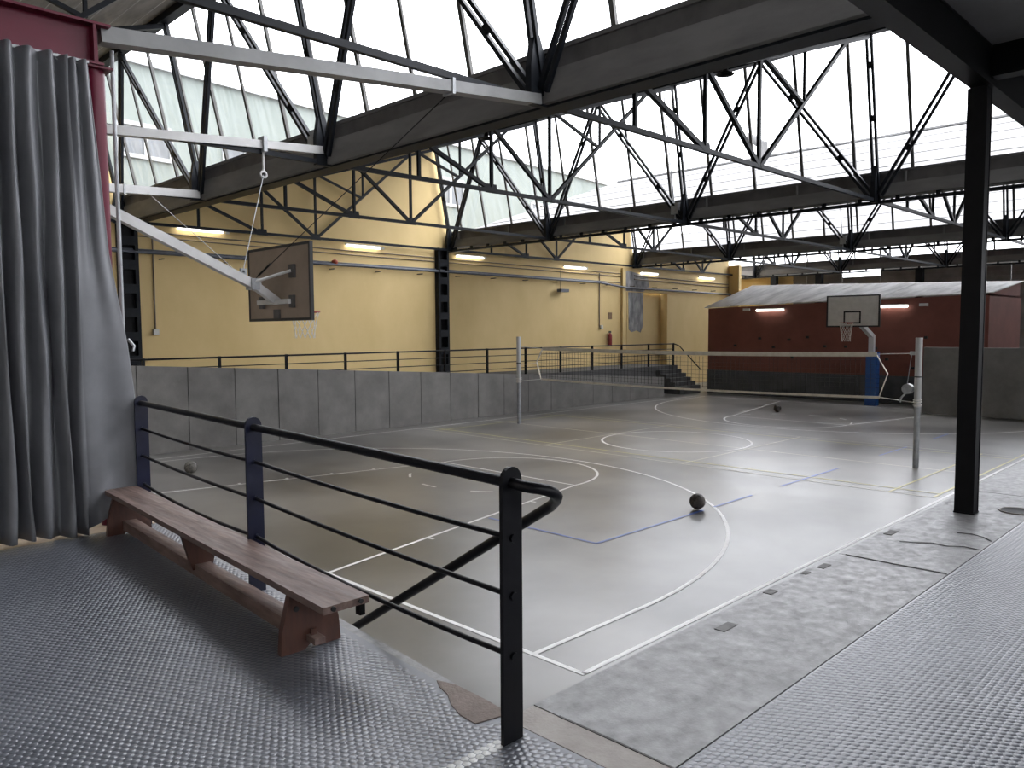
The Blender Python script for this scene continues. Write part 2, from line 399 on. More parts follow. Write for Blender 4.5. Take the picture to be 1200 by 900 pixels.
# ---- stage floor behind the curtain
sf = empty('floor_stage', (0, 6.73, ZP)); struct(sf, 'pale boarded floor behind the grey curtain', 'floor')
k = 0; y = 6.73
while y < 9.0:
    MB().box((-6, y, ZP-.012), (edge_u(6.9)-.08, min(y+.112, 9), ZP+.001)).build('floorboard', 'stage', sf); y += .115

# ---- sunken court wall with ramp on the yellow side
PJ = [2.6]+[6.44-1.14*k for k in range(3, 0, -1)]+[6.44+1.142*k for k in range(0, 19)]
WE = PJ[-1]
def wall_top(u): return 2.02-(u-6.31)*(2.01-.79)/20.66
rw = empty('wall_ramp', (2.6, 18.2, 0)); struct(rw, 'sloping grey concrete panel wall beside the court', 'wall')
MB().prism([(2.6, 0), (WE-.01, 0), (WE-.01, wall_top(WE)-.02), (6.4, wall_top(6.4)-.02), (2.6, wall_top(6.4)-.02)], 'y', 18.225, 18.36).build('wall_core', 'dark_concrete', rw)
for i in range(len(PJ)-1):
    a, b = PJ[i]+.010, PJ[i+1]-.010
    d = random.uniform(-.004, .004)
    MB().prism([(a, 0), (b, 0), (b, wall_top(max(b, 6.4))), (a, wall_top(max(a, 6.4)))], 'y', 18.2+d, 18.355).build('wall_panel', 'concrete', rw)
MB().prism([(2.3, 0), (26.4, 0), (26.4, .02), (6.3, ZP-.01), (2.3, ZP-.01)], 'y', 18.36, 19.5).build('ramp', 'dark_concrete', rw)
MB().box((2.3, 19.5, 0), (29.95, VW+.35, ZP)).build('walkway_slab', 'dark_concrete', rw)
st = empty('stair', (29.0, 19.4, 0)); struct(st, 'dark concrete steps between the ramp and the red building', 'stairs')
for k in range(6):
    MB().box((28.3, 19.5-.24*(6-k-1)-.24, 0), (29.9, 19.5-.24*(6-k-1), ZP-.165*(6-k))).build('step', 'dark_concrete', st) if k else None

# ---- yellow wall with its saw-tooth gables
RIDGE_U = -.62; RIDGE_Z = EYE+6.62; GLASS_U = .12; GLASS_Z = EYE+3.5
prof = [(2.0, 0), (29.15, 0), (29.15, 4.45), (38.2, 4.45)]
top = []
for g in GUT[3:0:-1]:
    if g > 38: continue
    top += [(g+.05, EYE+3.15), (g+RIDGE_U+.02, RIDGE_Z-.22)]
top = [(38.2, EYE+3.15+(38.2-GUT[3])*(RIDGE_Z-.2-EYE-3.15)/(BAY+RIDGE_U))]+top
top += [(2.0, EYE+3.15+(2.0-GUT[0])*(RIDGE_Z-.2-EYE-3.15)/(BAY+RIDGE_U))]
wy = MB().prism(prof+top, 'y', VW, VW+.3).build('wall_left', 'yellow'); struct(wy, 'tall yellow plaster wall with saw-tooth gables', 'wall')
MB().box((30.45, VW+.36, 0), (32.45, VW+.6, 4.5)).build('niche_back', 'yellow', wy)
MB().box((32.4, VW-.02, 0), (38.2, VW+.6, 4.45)).build('wall_bay', 'yellow', wy)
MB().box((29.15, VW-.02, 0), (30.45, VW+.6, 4.45)).build('wall_pier', 'yellow', wy)
MB().box((38.2, VW-.6, 0), (38.45, VW+1.4, 6.1)).build('return_wall', 'yellow', wy)
MB().box((38.4, VW+.9, 0), (41.3, VW+1.2, 6.2)).build('far_bay', 'yellow', wy)
MB().prism([(29.3, 2.75), (29.5, 2.62), (29.9, 2.70), (30.2, 2.60), (30.38, 2.9), (30.40, 4.44), (29.25, 4.44), (29.28, 3.6)], 'y', VW-.032, VW).build('peeled_plaster', 'pier', wy)
MB().prism([(28.95, 4.5), (30.4, 4.48), (30.9, 4.75), (30.75, 5.25), (30.1, 5.3), (29.2, 5.42), (28.95, 5.3)], 'y', VW-.012, VW+.02).build('peeled_plaster', 'pier', wy)
MB().box((28.72, VW-.12, ZP), (28.95, VW+.1, 5.5)).build('pier_return', 'yellow', wy)

# ---- plain walls out of view
struct(MB().box((-6.2, VMIN-.2, 0), (-6.0, 24, 8.2)).build('wall_back', 'inner'), 'plain wall at the back of the platform', 'wall')
wrt = empty('wall_right', (0, VMIN, 0)); struct(wrt, 'plain wall with added unseen windows on the platform side', 'wall')  # its windows are unseen, added to brighten the interior
for (za, zb) in ((0, 3.0), (4.4, 5.5), (8.3, 9.4)): MB().box((-6.2, VMIN-.2, za), (42, VMIN, zb)).build('wall_band', 'inner', wrt)
for k, u in enumerate(np.arange(-6.2, 42, 2.4)):
    for (za, zb) in ((3.0, 4.4), (5.5, 8.3)):
        MB().box((u, VMIN-.2, za), (u+.3, VMIN, zb)).build('window_pier', 'inner', wrt)
        if u > 24: MB().box((u+.3, VMIN-.2, za), (min(u+2.4, 42), VMIN, zb)).build('wall_infill', 'inner', wrt)
        else: MB().add([(u+.3, VMIN-.1, za), (u+2.4, VMIN-.1, za), (u+2.4, VMIN-.1, zb), (u+.3, VMIN-.1, zb)], [(0, 1, 2, 3)]).build('pane', 'glass', wrt)  # added glazing that lets extra sky light in
struct(MB().box((-6.0, 9.0, 0), (-5.8, VW, 8.2)).build('wall_stage', 'inner'), 'plain wall behind the stage', 'wall')
struct(MB().box((-6, VW, 0), (2.0, VW+.3, 9.2)).build('wall_stage_side', 'inner'), 'plain side wall behind the stage', 'wall')

# ---- far end: grey court wall, red building, cladding
gw = empty('wall_far', (27.2, 2, 0)); struct(gw, 'grey concrete end wall beside the red building', 'wall')
gv = [8.5, 6.95, 5.3, 3.6, 1.9, .2, VMIN]
for i in range(len(gv)-1):
    MB().box((27.2, gv[i+1]+.006, 0), (27.42, gv[i]-.006, 2.12)).build('wall_panel', 'concrete', gw)
MB().box((27.42, VMIN, 0), (36, 7.3, ZP)).build('rear_slab', 'dark_concrete', gw)
rb = empty('red_building', (30, 12.6, 0)); tag(rb, 'low dark red building with a grey base and sloping pale roof', 'building')
RV0, RV1 = 7.37, 18.0
def red_top(v): return 3.62+(RV1-v)*.24/(RV1-RV0)
MB().prism([(RV0, 1.0), (RV1, 1.0), (RV1, red_top(RV1)), (RV0, red_top(RV0))], 'x', 30.0, 34.2).build('red_wall', 'red', rb)
MB().box((29.985, RV0-.01, 0), (34.2, RV1+.01, 1.0)).build('grey_base', 'greybase', rb)
for (a, b) in ((13.6, 15.05), (11.65, 13.1)):
    MB().box((29.955, a, .06), (29.99, b, .95)).build('base_panel', 'greybase', rb)
nsh = 9
for i in range(nsh):
    va = RV1+.12-(RV1-RV0+.24)*i/nsh; vb = RV1+.12-(RV1-RV0+.24)*(i+1)/nsh+.0
    za, zb = red_top(va)+.05, red_top(vb)+.05
    ba, bb_ = [4.45+.028*(v-RV0) for v in (va, vb)]
    h = .012*(i % 2)
    MB().add([(29.88, va, za-.03+h), (29.88, vb, zb-.03+h), (34.0, vb, bb_-.03+h), (34.0, va, ba-.03+h),
              (29.88, va, za+h), (29.88, vb, zb+h), (34.0, vb, bb_+h), (34.0, va, ba+h)],
             [(0,1,2,3), (4,5,6,7)[::-1], (0,1,5,4)[::-1], (1,2,6,5)[::-1], (2,3,7,6)[::-1], (3,0,4,7)[::-1]]).build('roof_sheet', 'box_roof', rb)
MB().prism([(30.0, red_top(RV0)-.05), (34.0, red_top(RV0)-.05), (34.0, 4.45), (30.0, red_top(RV0))], 'y', RV0, RV0+.1).build('gable_wall', 'red', rb)
for v, z in ((16.7, 2.05), (15.6, 2.35), (14.35, 2.3), (13.6, 2.4), (12.9, 2.05), (12.1, 2.05), (15.0, 2.0), (14.2, 1.6), (9.3, 2.4), (11.0, 2.0), (10.6, 1.6), (9.7, 1.3)):
    MB().bar((30.0, v, z), (29.93, v, z), .1, .09).build('climbing_hold', 'black', rb)
wf = empty('wall_end', (41.2, 10, 0)); struct(wf, 'grey ribbed cladding wall under the last gutter', 'wall')
y = VMIN; i = 0
while y < 22.6:
    y2 = min(y+1.9, 22.7)
    ztop = 5.36 if (14.1 < y+.9 < 16.0) else 5.72
    b = MB().box((41.25, y+.01, 0), (41.35, y2-.01, ztop))
    for zz in np.arange(4.2, ztop-.05, .22): b.box((41.19, y+.01, zz), (41.26, y2-.01, zz+.06))
    b.build('cladding_panel', 'cladding', wf); y = y2
MB().box((41.18, 19.55, 3.5), (41.3, 22.7, 5.55)).build('yellow_panel', 'yellow', wf)
for v in (20.4, 17.9, 13.0, 8.0): MB().box((40.6, v-.16, 0), (40.9, v+.16, 5.6)).build('end_column', 'steel', wf)

# ---- mezzanine soffit over the platform
mz = empty('ceiling_mezzanine', (0, 0, 4.74)); struct(mz, 'dark mezzanine ceiling on black steel beams', 'ceiling')
y = VMIN
for (a, b) in ((-6, -3), (-3, 0), (0, 3), (3, 6.2), (6.2, 9.4), (9.4, 12.6), (12.6, 15.8), (15.8, 19), (19, 22), (22, 25)):
    MB().box((a+.006, VMIN, 5.05), (b-.006, 2.03, 5.12)).build('soffit_panel', 'soffit', mz)
bm = MB(); bm.box((-6, 1.87, 4.74), (25, 2.03, 4.755)); bm.box((-6, 1.87, 5.035), (25, 2.03, 5.05)); bm.box((-6, 1.885, 4.755), (25, 2.02, 5.035))
bm.build('edge_beam', 'dark_steel', mz)
for u in (-3.6, 7.53, 18.6):
    MB().box((u-.08, VMIN, 4.80), (u+.08, 1.87, 5.05)).build('cross_beam', 'dark_steel', mz)
cl = empty('steel_column', (7.535, 1.975, ZP)); tag(cl, 'black steel column standing on the bare concrete edge', 'column')
b = MB()
b.box((7.46, 1.90, ZP), (7.475, 2.05, 4.74)); b.box((7.595, 1.90, ZP), (7.61, 2.05, 4.74)); b.box((7.475, 1.905, ZP), (7.595, 2.045, 4.74))
b.build('shaft', 'dark_steel', cl)
MB().box((7.455, 1.895, ZP), (7.615, 2.055, ZP+.012)).build('base_plate', 'dark_steel', cl)

# ---- roof: gutters, boarded slopes, skylights
SL = (RIDGE_Z-.12-(EYE+3.35))/(BAY+RIDGE_U)
GN = ['near gutter beam', 'second gutter beam', 'third gutter beam', 'gutter beam over the far cladding']
for gi, g in enumerate(GUT):
    gb = empty('gutter_beam', (g, 9, EYE+2.9))
    tag(gb, ['grey concrete gutter beam above the platform', 'grey concrete gutter beam carrying the white steel beams', 'grey gutter beam meeting the lattice column on the yellow wall',
             'grey gutter beam meeting the peeling grey pier', 'dark gutter beam above the ribbed far cladding'][gi], 'beam')
    v1 = VW if gi < 4 else 22.7
    b = MB()
    y = VMIN
    zl = EYE+(2.82 if gi == 1 else 2.93)
    b.prism([(g-.06, zl), (g+.40, zl), (g+.40, EYE+3.20), (g-.06, EYE+3.20)], 'y', VMIN, v1)
    b.build('fascia', 'gutter', gb)
    MB().box((g+.03, VMIN, EYE+3.20), (g+.40, v1, EYE+3.46)).build('lining', 'gutter_dark', gb)
    MB().box((g-.01, VMIN, EYE+3.44), (g+.40, v1, EYE+3.495)).build('lip', 'gutter_dark', gb)
    if gi == 1: MB().box((g+.03, VMIN, EYE+2.79), (g+.33, v1, EYE+2.82)).build('flange', 'steel', gb)
    if gi > 1:
        MB().bar((g, VMIN, EYE+2.815), (g, v1, EYE+2.815), .12, .07).build('lower_chord', 'steel', gb)
        b = MB()
        for v in np.arange(VMIN+.5, v1, .827): b.box((g-.03, v-.04, EYE+2.85), (g+.03, v+.04, EYE+2.93))
        b.build('spacer_block', 'steel', gb)
        b = MB()
        for v in np.arange(VMIN+.35, v1, 2.48): b.box((g-.012, v-.02, EYE+3.20), (g+.03, v+.02, EYE+3.44))
        b.build('joint_strap', 'gutter', gb)
for bi in range(4):
    g0, g1 = GUT[bi], GUT[bi+1]
    rf = empty('ceiling_slope', (g0, 9, EYE+3.3)); struct(rf, ['boarded roof slope above the curtain', 'boarded roof slope behind the near skylight', 'boarded roof slope above the volleyball net', 'boarded roof slope above the red building'][bi], 'ceiling')
    ua, za = g0+.40, EYE+3.38; ub, zb = g1+RIDGE_U+.03, RIDGE_Z
    nb = 20
    for k in range(nb):
        t0, t1 = k/nb, (k+1)/nb
        p0 = (ua+(ub-ua)*t0, za+(zb-za)*t0); p1 = (ua+(ub-ua)*t1, za+(zb-za)*t1)
        e = .012/ .55
        q0 = lerp(p0, p1, e); q1 = lerp(p0, p1, 1-e)
        MB().prism([(q0[0], q0[1]-.09), (q1[0], q1[1]-.09), (q1[0], q1[1]-.03), (q0[0], q0[1]-.03)], 'y', VMIN, VW+.25).build('ceiling_board', 'board', rf)
        if bi == 0 and k > 10: MB().bar((p1[0], VMIN, p1[1]-.083), (p1[0], VW+.2, p1[1]-.083), .022, .012).build('joint_batten', 'batten', rf)
    ns = 5
    for k in range(ns):
        t0, t1 = k/ns, (k+1)/ns+.012
        p0 = (ua+(ub-ua)*t0, za+(zb-za)*t0); p1 = (ua+(ub-ua)*t1, za+(zb-za)*t1)
        MB().prism([(p0[0], p0[1]+.012), (p1[0], p1[1]-.015), (p1[0], p1[1]+.012), (p0[0], p0[1]+.036)], 'y', VMIN-.3, VW+.5).build('roof_sheet', 'sheet', rf)
    # ridge
    MB().box((ub-.22, VMIN, zb-.30), (ub-.02, VW, zb-.10)).build('ridge_purlin', 'steel', rf)
    MB().prism([(ub-.18, zb+.0), (ub+.08, zb-.02), (ub+.08, zb+.04), (ub-.18, zb+.06)], 'y', VMIN-.3, VW+.4).build('ridge_cap', 'sheet', rf)
    # skylight
    sk = empty('window_%d' % (bi+1), (g1, 9, GLASS_Z)); struct(sk, ['steep skylight above the white steel beams', 'steep skylight above the volleyball net', 'steep skylight above the far hoop', 'steep skylight above the cladding'][bi], 'skylight')
    gx0, gz0, gx1, gz1 = g1+GLASS_U, GLASS_Z-.02, g1+RIDGE_U+.02, RIDGE_Z-.02
    start = {0: 8.25, 1: 11.1, 2: 10.4, 3: 9.9}[bi]
    ms = [v for v in [start+1.24*k for k in range(-12, 12)] if VMIN < v < VW-.15]
    edges = [VMIN]+ms+[VW-.02]
    dx, dz = gx1-gx0, gz1-gz0; L = math.hypot(dx, dz); nx_, nz_ = dz/L, -dx/L
    for i in range(len(edges)-1):
        a, b_ = edges[i]+.006, edges[i+1]-.006
        o0 = (gx0+nx_*.004, gz0+nz_*.004); o1 = (gx1+nx_*.004, gz1+nz_*.004)
        MB().add([(gx0, a, gz0), (gx0, b_, gz0), (gx1, b_, gz1), (gx1, a, gz1)], [(0, 1, 2, 3)]).build('pane', 'glass', sk)
    for i, v in enumerate(ms):
        w = .055 if i % 2 else .035
        MB().bar((gx0-.03, v, gz0-.2), (gx1-.03, v, gz1), w, .07, (0, 1, 0)).build('glazing_bar', 'mullion', sk)
    MB().bar((gx0, VMIN, gz0-.02), (gx0, VW, gz0-.02), .06, .05).build('sill', 'gutter_dark', sk)

# star-shaped break in one pane of the second skylight
sk2 = bpy.data.objects['window_2']; b = MB(); star = []
for k in range(14):
    a = 2*math.pi*k/14; q = (.20 if k % 2 == 0 else .06)*random.uniform(.6, 1.2); star.append((16.2+q*math.cos(a), 6.62+q*math.sin(a)))
def on_glass(v, z): t = (z-GLASS_Z)/(RIDGE_Z-GLASS_Z); return (GUT[2]+GLASS_U+(RIDGE_U-GLASS_U)*t-.012, v, z)
for i in range(14):
    if i % 2 == 0: b.bar(on_glass(16.2, 6.62), on_glass(*star[i]), .03, .008, (1, 0, 0))
b.add([on_glass(16.2+.06*math.cos(a), 6.62+.07*math.sin(a)) for a in np.linspace(0, 2*math.pi, 9)[:-1]], [tuple(range(8))]); b.build('broken_spot', 'black', sk2)

# ---- trusses: one model, copied along every gutter
def pair(b, p, q, w, gap, up, battens=3):
    p, q = Vector(p), Vector(q); d = (q-p).normalized(); side = d.cross(Vector(up)).normalized()
    for s in (-1, 1): b.bar(p+side*s*(gap+w)/2, q+side*s*(gap+w)/2, w, w, up)
    for k in range(battens):
        c = p.lerp(q, (k+.6)/(battens+.2)); b.bar(c-d*.07, c+d*.07, w*1.6+gap, w*.5, up)
proto = empty('roof_truss', (0, 0, 0))
def topz(x): return .04+.325*x
def tr(name, b, mat='steel'): return b.build(name, mat, proto)
tr('bottom_chord', MB().bar((.05, 0, 0), (BAY, 0, 0), .07, .075))
tr('top_chord', MB().bar((.05, 0, topz(.05)), (BAY-.70, 0, topz(BAY-.70)), .10, .09))
b = MB(); pair(b, (BAY-.02, 0, .0), (BAY-.70, 0, 3.52), .055, .045, (1, 0, .2), 3); tr('steep_chord', b)
for x in (1.95, 3.83, 5.6): tr('strut', MB().bar((x, 0, 0), (x, 0, topz(x)), .06, .06, (1, 0, 0)))
for (a, b_) in (((2.05, topz(2.05)), (3.83, .0)), ((3.86, topz(3.86)), (5.6, .0))): tr('diagonal', MB().bar((a[0], 0, a[1]), (b_[0], 0, b_[1]), .075, .075))
d0, d1 = (5.62, 0.), (9.25, topz(9.25))
tr('diagonal', MB().bar((d0[0], 0, d0[1]), (d1[0], 0, d1[1]), .08, .07))
xm = 7.3; zm = d0[1]+(d1[1]-d0[1])*(xm-d0[0])/(d1[0]-d0[0])
tr('strut', MB().bar((xm+.05, 0, zm), (xm+.05, 0, topz(xm)), .05, .05, (1, 0, 0)))
tr('diagonal', MB().bar((5.75, 0, topz(5.75)), (xm, 0, zm), .06, .06))
for x in (3.83, 5.6): tr('gusset_plate', MB().prism([(x-.16, -.05), (x+.16, -.05), (x+.13, .13), (x-.13, .13)], 'y', -.012, .012))
tr('gusset_plate', MB().prism([(BAY-.26, -.06), (BAY+.04, -.06), (BAY+.04, .42), (BAY-.10, .78), (BAY-.20, .75), (BAY-.26, .4)], 'y', -.05, .05))
br = []
for s in (-1, 1):
    b = MB(); pair(b, (BAY-.10, s*.10, .12), (BAY-.76, s*2.42, 3.45), .06, .05, (1, 0, .2), 2); br.append(tr('brace', b))
ROWT = ['in line with the black column', 'in line with the maroon frame', 'in line with the near backboard', 'one row in from the yellow wall', 'against the yellow wall']
BAYT = ['under the near skylight', 'between white beams and net', 'beyond the net', 'over the red building']
first = True
for bi in range(4):
    for ti, v in enumerate(TV):
        if first: t = proto; first = False
        else: t = copy_tree(proto, None, (br[1],) if ti == 4 else ())
        t.location = (GUT[bi], v, ZC)
        tag(t, 'dark steel roof truss %s, %s' % (ROWT[ti], BAYT[bi]), 'truss', 'saw-tooth roof trusses')

# ---- lattice columns on the yellow wall
for ci, (u, lab) in enumerate(((7.55, 'dark steel lattice column on the yellow wall beside the grey curtain'), (18.17, 'dark steel lattice column between two yellow wall bays'))):
    c = empty('lattice_column', (u, VW-.12, ZP)); tag(c, lab, 'column')
    for s in (-1, 1): MB().box((u+s*.20-.045, VW-.20, ZP), (u+s*.20+.045, VW, EYE+2.9)).build('channel', 'steel', c)
    for z in np.arange(ZP+.25, EYE+2.8, .62):
        MB().box((u-.2, VW-.215, z-.12), (u+.2, VW-.20, z+.12)).build('batten_plate', 'steel', c)
    MB().box((u-.16, VW-.03, ZP), (u+.16, VW-.005, EYE+2.9)).build('web', 'dark_steel', c)

# ================================================================== THINGS
# ---- curtain and maroon portal
pr = empty('maroon_portal', (2.27, 6.98, ZP)); tag(pr, 'maroon steel beam and round post framing the grey curtain', 'frame')
MB().tube([(2.235, 6.99, ZP), (2.235, 6.99, 4.88)], .08, 20).build('post', 'maroon', pr)
b = MB(); b.box((-3.4, 6.84, 4.88), (2.27, 7.06, 4.90)); b.box((-3.4, 6.84, 5.19), (2.33, 7.06, 5.21)); b.box((-3.4, 6.94, 4.9), (2.26, 6.96, 5.19)); b.box((2.20, 6.845, 4.88), (2.22, 7.055, 5.2))
b.build('beam', 'maroon', pr)
MB().box((2.13, 6.86, 4.862), (2.345, 7.1, 4.88)).build('cap_plate', 'maroon', pr)
gp = MB().tube([(2.425, 7.12, ZP), (2.425, 7.12, 5.1)], .017, 12).build('support_post', 'grey_steel', origin=(2.425, 7.12, ZP)); tag(gp, 'thin galvanised post standing behind the maroon post', 'post')
def curtain():
    b = MB(); ns, nz_ = 420, 40
    zs = [4.86-(4.86-1.172)*j/nz_ for j in range(nz_+1)]
    knots = [-2.6]; rr = random.Random(5)
    while knots[-1] < 1.9: knots.append(knots[-1]+rr.choice([.045, .055, .065, .085, .10]))
    K = len(knots)
    vs = []
    for j, z in enumerate(zs):
        t = j/nz_
        for i in range(ns+1):
            s = -2.6+(1.96+2.6)*i/ns
            k = max(0, min(K-2, next((q for q in range(K-1) if knots[q+1] >= s), K-2)))
            f = (s-knots[k])/(knots[k+1]-knots[k]); ph = k+f
            amp = .068+.022*t+.018*math.sin(1.7*(k//2))
            v = 6.74+amp*math.cos(math.pi*2*(ph*.5))*(1 if True else 0)+.012*math.sin(5*z+2*k)
            u = s+.018*math.sin(2.2*z+k*1.3)*t
            hem = .010*math.sin(s*9)*(t > .97)
            vs.append((u, v, z+hem+(.012 if t > .97 and s < 1.75 else 0)))
        # flaring flat end of the cloth, pulled out behind the bench
        u_edge = np.interp(z, [1.2, 1.45, 2.0, 2.65, 3.4, 4.86], [2.46, 2.44, 2.40, 2.345, 2.235, 2.14])
        for i in range(1, 31):
            f = i/30; u = 1.96+(u_edge-1.96)*f
            v = 6.74+.035*math.cos(f*7+z*.9)*(1-f)+.05*f+.02*math.sin(z*3+f*5)*t+.05*math.sin(f*15)*max(0, (z-2.7)/2.2)
            vs.append((u, v, z if z > 1.42 or f < .02 else 1.42-(1-f)*.22+(z-1.42)*.0+0*(f)))
    n = ns+31
    fs = [(j*n+i, j*n+i+1, (j+1)*n+i+1, (j+1)*n+i) for j in range(nz_) for i in range(n-1)]
    b.add(vs, fs, True); return b
cu = empty('stage_curtain', (1.0, 6.74, ZP)); tag(cu, 'heavy grey canvas curtain hanging in folds behind the bench', 'curtain')
co = curtain().build('cloth', 'curtain', cu)
sm = co.modifiers.new('thickness', 'SOLIDIFY'); sm.thickness = .006
b = MB().bar((-2.6, 6.80, 4.865), (2.14, 6.80, 4.865), .03, .02); b.build('track', 'grey_steel', cu)
b = MB()
for u in np.arange(-2.5, 2.1, .13): b.tube([(u+.02*math.cos(a), 6.79, 4.855+.02*math.sin(a)) for a in np.linspace(0, 2*math.pi, 9)[:-1]], .004, 5, True)
b.build('hook', 'grey_steel', cu)
b = MB().tube([(2.36, 6.82, 2.70), (2.40, 6.80, 2.64), (2.38, 6.78, 2.60)], .012, 6); b.build('tie_ring', 'grey_steel', cu)

# ---- railing in front of the bench
rl = empty('guard_railing', (rail_u(2.08), 2.08, ZP)); tag(rl, 'navy and black tubular railing along the platform edge beside the bench', 'railing')
RZ = [2.175, 1.963, 1.737, 1.50]
posts = [(2.10, 'black_rail'), (4.48, 'navy'), (6.72, 'navy')]
for v, m in posts:
    u = rail_u(v); b = MB()
    w = .052
    poly = [(u-w, ZP)]+[(u+w, ZP), (u+w, 2.185)]+[(u+w*math.cos(a), 2.185+w*math.sin(a)) for a in np.linspace(0, math.pi, 11)[1:-1]]+[(u-w, 2.185)]
    b.prism(poly, 'y', v-.009, v+.009); b.build('post', m, rl)
    b = MB()
    for z in RZ[1:]:
        b.tube([(u, v-.02, z), (u, v+.02, z)], .017, 8)
    b.build('collar', m, rl)
def rp(v, z): return (rail_u(v), v, z)
end = [rp(2.03, 2.172), (2.095, 1.99, 2.17), (2.11, 1.965, 2.168), (2.135, 1.948, 2.16), (2.165, 1.945, 2.145), (2.20, 1.96, 2.125), (2.25, 2.01, 2.095), (2.30, 2.08, 2.055)]
end += [(2.30+.075*(v-2.08), v, 2.055-.60*(v-2.08)) for v in (2.4, 2.9, 3.4, 3.9)]
MB().tube([rp(6.75, 2.175), rp(4.48, 2.175), rp(2.1, 2.175)]+end, .0225, 12).build('top_rail', 'black_rail', rl)
for i, z in enumerate(RZ[1:]):
    for (a, c) in ((2.1, 4.48), (4.48, 6.72)):
        sag = .012 if i < 2 else .03
        MB().tube([rp(a+(c-a)*t, z-sag*4*t*(1-t)) for t in np.linspace(0, 1, 9)], .0115, 8).build('rod', 'black_rail', rl)

# ---- bench
ang = math.atan2(.063, 1)
def bp(l, w, z):      # l along the bench from its near end, w across
    v = 3.10+l*math.cos(ang)+0*w; u = 1.875+l*math.sin(ang)+w
    return (u, v, ZP+.007+z)
bn = empty('wooden_bench', bp(1.8, .125, 0)); tag(bn, 'long low brown wooden gym bench standing beside the railing', 'bench')
LB = 3.65
def bbox(l0, l1, w0, w1, z0, z1):
    b = MB(); c = [bp(l, w, z) for z in (z0, z1) for l, w in ((l0, w0), (l0, w1), (l1, w1), (l1, w0))]
    b.add(c, [(0,1,2,3)[::-1], (4,5,6,7)[::1], (0,1,5,4), (1,2,6,5), (2,3,7,6), (3,0,4,7)]); return b
bbox(0, LB, 0, .25, .295, .33).build('seat', 'wood', bn)
def bleg(l, poly):
    b = MB(); n = len(poly); vs = [bp(l, w, z) for w, z in poly]+[bp(l+.042, w, z) for w, z in poly]
    b.add(vs, [tuple(range(n)), tuple(range(n, 2*n))[::-1]]+[(i, i+n, (i+1) % n+n, (i+1) % n) for i in range(n)]); return b
for l in (.36, LB-.22): bleg(l, [(-.045, 0), (.085, 0), (.125, .03), (.165, 0), (.295, 0), (.285, .12), (.24, .295), (.01, .295), (-.035, .12)]).build('leg', 'wood_side', bn)
bleg(1.85, [(.06, .07), (.19, .07), (.245, .295), (.0, .295)]).build('centre_support', 'wood_side', bn)
bbox(.40, LB-.2, .075, .175, .03, .105).build('stretcher', 'wood', bn)
bbox(.27, .40, .095, .155, .045, .075).build('tenon', 'wood', bn)
bbox(.33, .345, .11, .14, .075, .105).build('wedge', 'wood_side', bn)
for s in (.05, .2): MB().tube([bp(-.012, s, .315), bp(.01, s, .315)], .012, 8).build('bolt_head', 'black', bn)
bbox(.03, .07, .215, .245, .23, .295).build('hook', 'dark_steel', bn)
MB().tube([bp(.352, .04, .22), bp(.362, .04, .22)], .014, 8).build('bolt_head', 'black', bn)

# ---- white steel beams under the near skylight
def wbeam(name, p, q, w, h, lab, extra=True, mat='white_steel'):
    e = empty(name, q); tag(e, lab, 'beam')
    MB().bar(p, q, w, h).build('beam', mat, e)
    if extra:
        c = lerp(p, q, .72)
        MB().bar((c[0]-.02, c[1], c[2]), (c[0]+.02, c[1], c[2]), w+.03, h+.05).build('clamp', 'grey_steel', e)
    return e
wbeam('white_beam', (2.28, 6.98, 5.15), (7.36, 6.87, 5.62), .15, .125, 'thick white steel beam in a shaded tone running from the maroon frame to the gutter', True, 'shaded_white_steel')
w2 = wbeam('white_beam', (1.9, 11.83, 5.42), (7.36, 11.83, 5.80), .14, .125, 'white steel beam with a hanging pulley above the near hoop', False)
wbeam('white_beam', (1.9, 16.79, 5.46), (7.36, 16.79, 5.68), .15, .16, 'short white steel beam nearest the yellow wall')
c = (6.24, 11.80, 5.72)
MB().bar((c[0]-.03, c[1], c[2]), (c[0]+.03, c[1], c[2]), .2, .24).build('clamp', 'grey_steel', w2)
b = MB().tube([(c[0], c[1], c[2]-.12), (c[0], c[1], c[2]-.42)], .02, 8); b.tube([(c[0]+.05*math.cos(a), c[1], c[2]-.47+.05*math.sin(a)) for a in np.linspace(0, 2*math.pi, 13)[:-1]], .02, 6, True)
b.build('pulley', 'white_steel', w2)
MB().bar((1.85, 7.2, 5.1), (1.85, VW, 5.3), .2, .3).build('header_beam', 'steel')
tag(bpy.data.objects['header_beam'], 'dark steel beam behind the curtain that holds the white beams', 'beam')

# ---- near hoop on its arm
hn = empty('basketball_hoop', (5.9, 10.77, 2.9)); tag(hn, 'wall-arm basketball hoop with a brown-backed board and white net', 'hoop')
MB().bar((1.95, 10.76, 5.03), (5.56, 10.77, 3.40), .13, .125).build('arm', 'white_steel', hn)
MB().bar((5.5, 10.77, 3.43), (5.86, 10.77, 3.19), .11, .11).build('arm_sleeve', 'white_steel', hn)
bb = MB().box((5.88, 9.87, 2.93), (5.915, 11.67, 4.0)).build('backboard', 'board_back', hn)
b = MB()
for a in ((9.85, 9.89, 2.91, 4.02), (11.65, 11.69, 2.91, 4.02)): b.box((5.872, a[0], a[2]), (5.925, a[1], a[3]))
for z in (2.91, 3.98): b.box((5.872, 9.89, z), (5.925, 11.65, z+.04))
b.build('board_edge', 'black', bb)
MB().box((5.916, 9.9, 2.96), (5.92, 11.64, 3.97)).build('board_face', 'board_white', bb)
MB().bar((5.82, 10.34, 3.19), (5.82, 11.26, 3.19), .07, .07).build('cross_bracket', 'white_steel', hn)
for v in (10.34, 11.24, ): MB().box((5.84, v-.06, 3.10), (5.882, v+.06, 3.28)).build('mount_plate', 'gutter_dark', hn)
MB().box((5.84, 10.25, 3.53), (5.882, 10.39, 3.72)).build('mount_plate', 'gutter_dark', hn)
